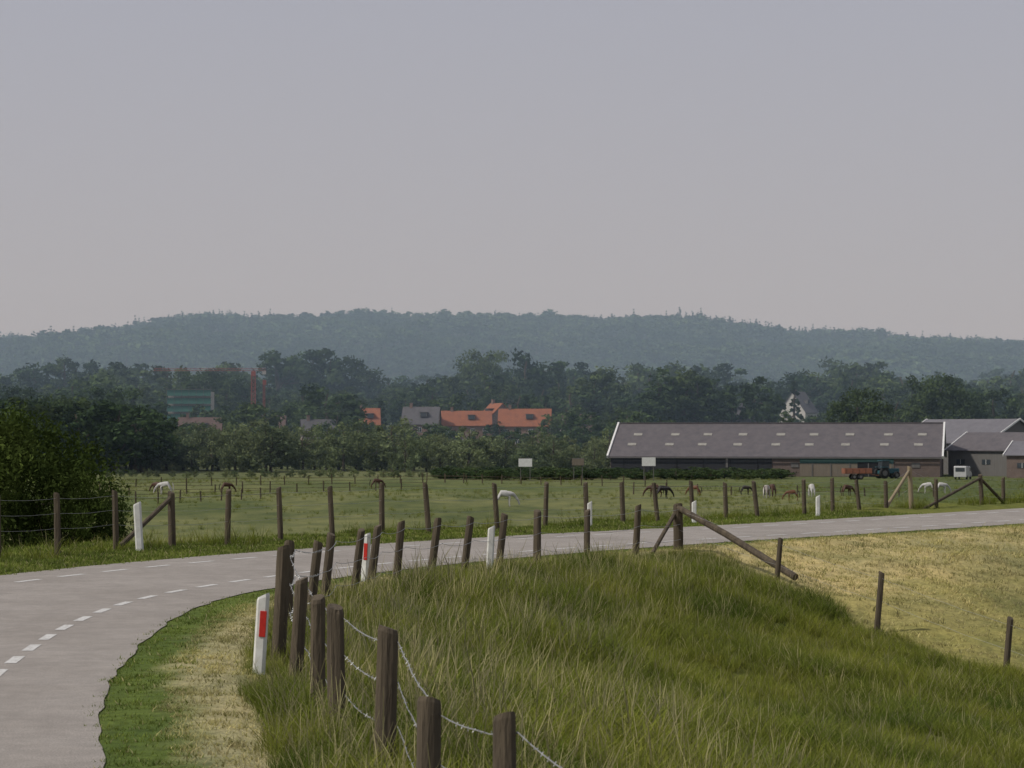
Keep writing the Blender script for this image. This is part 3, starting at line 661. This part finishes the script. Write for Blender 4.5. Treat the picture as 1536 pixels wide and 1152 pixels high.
# ------------------------------------------------------------------ vehicles
TYRE=simple('tyre_rubber',(.025,.025,.025),None,.9); BLUE=simple('tractor_paint',(.03,.10,.12),(.02,.07,.09),.4); ORG=simple('orange_paint',(.30,.12,.07),(.2,.085,.055),.6); VAN=simple('white_car_paint',(.5,.5,.5),(.42,.42,.42),.3)
def wheel(mb,c,R,w,m=0,hub=1):
    mb.add(tube([(c[0],c[1]-w/2,c[2]),(c[0],c[1]-w/2*.6,c[2]),(c[0],c[1]+w/2*.6,c[2]),(c[0],c[1]+w/2,c[2])],[R*.86,R,R,R*.86],16),m); mb.add(tube([(c[0],c[1]-w/2-.03,c[2]),(c[0],c[1]+w/2+.03,c[2])],[R*.5,R*.5],12),hub)
def at(px_,D): return ((px_-768)/F*D,D,0)
e=empty('farm_tractor',at(1330,358),.35); mb=MB()
wheel(mb,(-.9,-.85,.85),.85,.45);wheel(mb,(-.9,.85,.85),.85,.45);wheel(mb,(1.3,-.75,.55),.55,.3);wheel(mb,(1.3,.75,.55),.55,.3); mb.obj('wheels',[TYRE,GREYW],e)
mb=MB(); mb.box((1.0,0,1.2),(1.9,.8,.75)); mb.box((-.6,0,1.0),(1.6,.9,.5)); mb.box((-.9,-.85,1.78),(1.3,.5,.08)); mb.box((-.9,.85,1.78),(1.3,.5,.08)); mb.box((-.55,0,2.78),(1.5,1.4,.12)); mb.bar((1.1,.3,1.5),(1.1,.3,2.5),.05); mb.obj('body',[BLUE],e,bevel=.05)
mb=MB(); mb.box((-.55,0,2.1),(1.3,1.25,1.2)); mb.obj('cab',[GLASS],e,bevel=.05)
e=empty('farm_trailer',at(1285,350),.1); mb=MB(); mb.box((0,0,.95),(4.2,1.9,.12),0)
for c,d in (((0,-.95,1.35),(4.2,.06,.7)),((0,.95,1.35),(4.2,.06,.7)),((-2.1,0,1.35),(.06,1.9,.7)),((2.1,0,1.35),(.06,1.9,.7))): mb.box(c,d,0)
mb.bar((2.1,0,.8),(3.4,0,.6),.06,0); 
for k in range(5): mb.box((-2+k,-1.0,1.35),(.08,.06,.7),0)
mb.obj('load_bed',[ORG],e); mb=MB(); [wheel(mb,(xx,yy,.42),.42,.25) for xx in(-.6,.4) for yy in(-.85,.85)]; mb.obj('wheels',[TYRE,GREYW],e)
e=empty('white_van',at(1444,352),1.2); mb=MB()
prof=[(-2.4,.35),(2.35,.35),(2.4,.95),(1.75,1.2),(1.1,1.95),(-2.3,2.05),(-2.4,1.9)]; n=len(prof); V=[(p[0],-.95,p[1]) for p in prof]+[(p[0],.95,p[1]) for p in prof]
me=bpy.data.meshes.new('body'); me.from_pydata(V,[],[tuple(range(n)),tuple(range(2*n-1,n-1,-1))]+[(i,i+n,(i+1)%n+n,(i+1)%n) for i in range(n)]); me.materials.append(VAN); o=link(bpy.data.objects.new('body',me),e); bv=o.modifiers.new('b','BEVEL'); bv.width=.1; bv.segments=3
mb=MB(); mb.box((1.44,0,1.58),(.03,1.6,.8),0,Matrix.Rotation(-.71,3,'Y')); mb.box((.8,-.96,1.5),(.9,.03,.5)); mb.box((.8,.96,1.5),(.9,.03,.5)); mb.box((-2.41,0,1.5),(.03,1.4,.6)); mb.obj('windows',[GLASS],e)
mb=MB(); [wheel(mb,(xx,yy,.35),.35,.22) for xx in(-1.5,1.5) for yy in(-.85,.85)]; mb.obj('wheels',[TYRE,GREYW],e)
# ------------------------------------------------------------------ horses
def skin(name,verts,edges,root=0):
    me=bpy.data.meshes.new(name+'_s'); me.from_pydata([v[:3] for v in verts],edges,[]); o=bpy.data.objects.new(name+'_s',me); scene.collection.objects.link(o)
    sm=o.modifiers.new('skin','SKIN'); 
    for i,v in enumerate(verts): 
        d=me.skin_vertices[0].data[i]; d.radius=(v[3],v[4] if len(v)>4 else v[3]); d.use_root=(i==root)
    s2=o.modifiers.new('sub','SUBSURF'); s2.levels=2; s2.render_levels=2
    dg=bpy.context.evaluated_depsgraph_get(); m2=bpy.data.meshes.new_from_object(o.evaluated_get(dg)); bpy.data.objects.remove(o); m2.name=name
    m2.polygons.foreach_set('use_smooth',[True]*len(m2.polygons)); return m2
def horse_mesh(pose):
    v=[(-.55,0,1.22,.27,.27),(-.1,0,1.15,.27,.29),(.38,0,1.18,.25,.29)]; e=[(0,1),(1,2)]
    neck={'graze':[(.66,0,1.16,.17,.2),(.92,0,.92,.1,.14),(1.14,0,.66,.085,.1),(1.24,0,.42,.075,.085),(1.30,0,.16,.05,.055)],
          'stand':[(.62,0,1.36,.15,.2),(.84,0,1.62,.09,.14),(1.04,0,1.86,.08,.1),(1.24,0,1.72,.07,.085),(1.42,0,1.52,.05,.055)]}[pose]
    p=2
    for q in neck: v.append(q); e.append((p,len(v)-1)); p=len(v)-1
    for s in(-1,1):
        p=2
        for q in ((.42,s*.15,.92,.12),(.40,s*.16,.5,.055),(.42,s*.16,.15,.038),(.46,s*.16,.03,.055)): v.append(q); e.append((p,len(v)-1)); p=len(v)-1
        p=0
        for q in ((-.48,s*.17,.88,.15),(-.74,s*.16,.52,.06),(-.68,s*.16,.15,.04),(-.63,s*.16,.03,.055)): v.append(q); e.append((p,len(v)-1)); p=len(v)-1
    i=5; h=v[i]
    for s in(-1,1): v.append((h[0]-.04,s*.07,h[2]+.15,.022)); e.append((i,len(v)-1))
    return skin('horse_'+pose,v,e,1)
def hair_mesh(pose):
    v=[(-.80,0,1.32,.05),(-.93,0,1.05,.06),(-.97,0,.7,.06),(-.95,0,.4,.025)]; e=[(0,1),(1,2),(2,3)]
    mm=[(.5,0,1.44,.03,.05),(.82,0,1.16,.03,.06),(1.08,0,.82,.03,.05)] if pose=='graze' else [(.5,0,1.5,.03,.05),(.72,0,1.74,.03,.06),(.98,0,1.98,.03,.05)]
    v+=mm; e+=[(4,5),(5,6)]; return skin('mane_tail_'+pose,v,e,0)
HM={p:(horse_mesh(p),hair_mesh(p)) for p in('graze','stand')}
HC={'white':simple('white_horse_coat',(.55,.53,.5),(.38,.37,.36),.8,3),'brown':simple('brown_horse_coat',(.075,.035,.02),(.045,.022,.014),.6,2),'bay':simple('bay_horse_coat',(.14,.06,.03),(.09,.04,.02),.6,2),'black':simple('black_horse_coat',(.025,.022,.022),None,.6),'pinto':simple('pinto_horse_coat',(.6,.58,.54),(.1,.06,.04),.7,1.3)}
HAIR=simple('dark_horse_hair',(.03,.025,.02),None,.9); HAIRW=simple('pale_horse_hair',(.45,.43,.4),None,.9)
def horse(px_,by_,c,pose,rz,sc=1.):
    D=EYE*F/(by_-650); X_=(px_-768)/F*D; e=empty('%s_horse'%c,(X_,D,gz(X_,D)-.02),rz); e.scale=(sc,sc,sc)
    for me,mt,nm in ((HM[pose][0],HC[c],'body'),(HM[pose][1],HAIRW if c=='white' else HAIR,'mane_and_tail')):
        m2=me.copy(); m2.materials.clear(); m2.materials.append(mt); link(bpy.data.objects.new(nm,m2),e)
for h in ((757,760,'white','graze',0.15,1.1),(248,742,'white','graze',3.0,1.05),(236,739,'brown','graze',2.6,.9),(340,740,'brown','graze',.4,.9),(982,746,'brown','graze',3.0,1.),(994,748,'black','graze',.3,1),(1042,744,'bay','graze',2.7,.85),(1118,742,'black','graze',.2,.75),(1150,747,'pinto','graze',1.2,1),(1158,745,'brown','graze',1.8,1),(1188,751,'bay','graze',3.1,.8),(1217,745,'white','graze',1.7,1),(1270,744,'brown','graze',.5,.9),(1392,740,'white','graze',3.,.9),(1412,740,'white','graze',.2,.9),(565,733,'brown','graze',.2,.9)): horse(*h)
# ------------------------------------------------------------------ haze volume (real air over the plain)
mb=MB(); mb.box((0,1500,85),(2600,2340,190)); hz=mb.obj('atmospheric_haze',[])
m,nt,out=newmat('haze'); v=N(nt,'ShaderNodeVolumeScatter'); v.inputs['Color'].default_value=(.58,.79,1,1); v.inputs['Density'].default_value=4.2e-4; v.inputs['Anisotropy'].default_value=0.
nt.links.new(v.outputs[0],out.inputs['Volume']); hz.data.materials.append(m)
# ------------------------------------------------------------------ light
sd=Vector((-.85,-.3,.98)).normalized(); el=math.asin(sd.z); az=math.atan2(sd.x,sd.y)
w=bpy.data.worlds.new('World'); scene.world=w; w.use_nodes=True; nt=w.node_tree; nt.nodes.clear(); out=N(nt,'ShaderNodeOutputWorld'); bg=N(nt,'ShaderNodeBackground'); bg.inputs[1].default_value=.1
sky=N(nt,'ShaderNodeTexSky',sky_type='NISHITA'); sky.sun_disc=False; sky.sun_elevation=el; sky.sun_rotation=az; sky.dust_density=4; sky.air_density=1.2
tc=N(nt,'ShaderNodeTexCoord'); sp_=N(nt,'ShaderNodeSeparateXYZ'); nt.links.new(tc.outputs['Generated'],sp_.inputs[0])
g=ramp(nt,sp_.outputs['Z'],0.,.24,(.46,.435,.455),(.385,.395,.47)); 
sc_=mixc(nt,1,g,(10,10,10),'MULTIPLY')
c=mixc(nt,.93,sky.outputs[0],sc_); nt.links.new(c,bg.inputs[0]); nt.links.new(bg.outputs[0],out.inputs[0])
sun=bpy.data.lights.new('sun','SUN'); sun.energy=3.0; sun.angle=math.radians(2.5); sun.color=(1,.95,.86); so=link(bpy.data.objects.new('sun',sun)); so.rotation_euler=sd.to_track_quat('Z','Y').to_euler(); so.location=(-50,-20,60)
cam=bpy.data.cameras.new('camera'); co=link(bpy.data.objects.new('camera',cam)); cam.sensor_width=36; cam.lens=36*F/1536; cam.clip_end=12000; cam.clip_start=.1
cam.dof.use_dof=True; cam.dof.focus_distance=42; cam.dof.aperture_fstop=7
co.location=(0,0,EYE); co.rotation_euler=(math.pi/2+math.atan((650-576)/F),0,0); scene.camera=co
scene.view_settings.view_transform='Standard'; scene.view_settings.look='None'; scene.view_settings.exposure=0
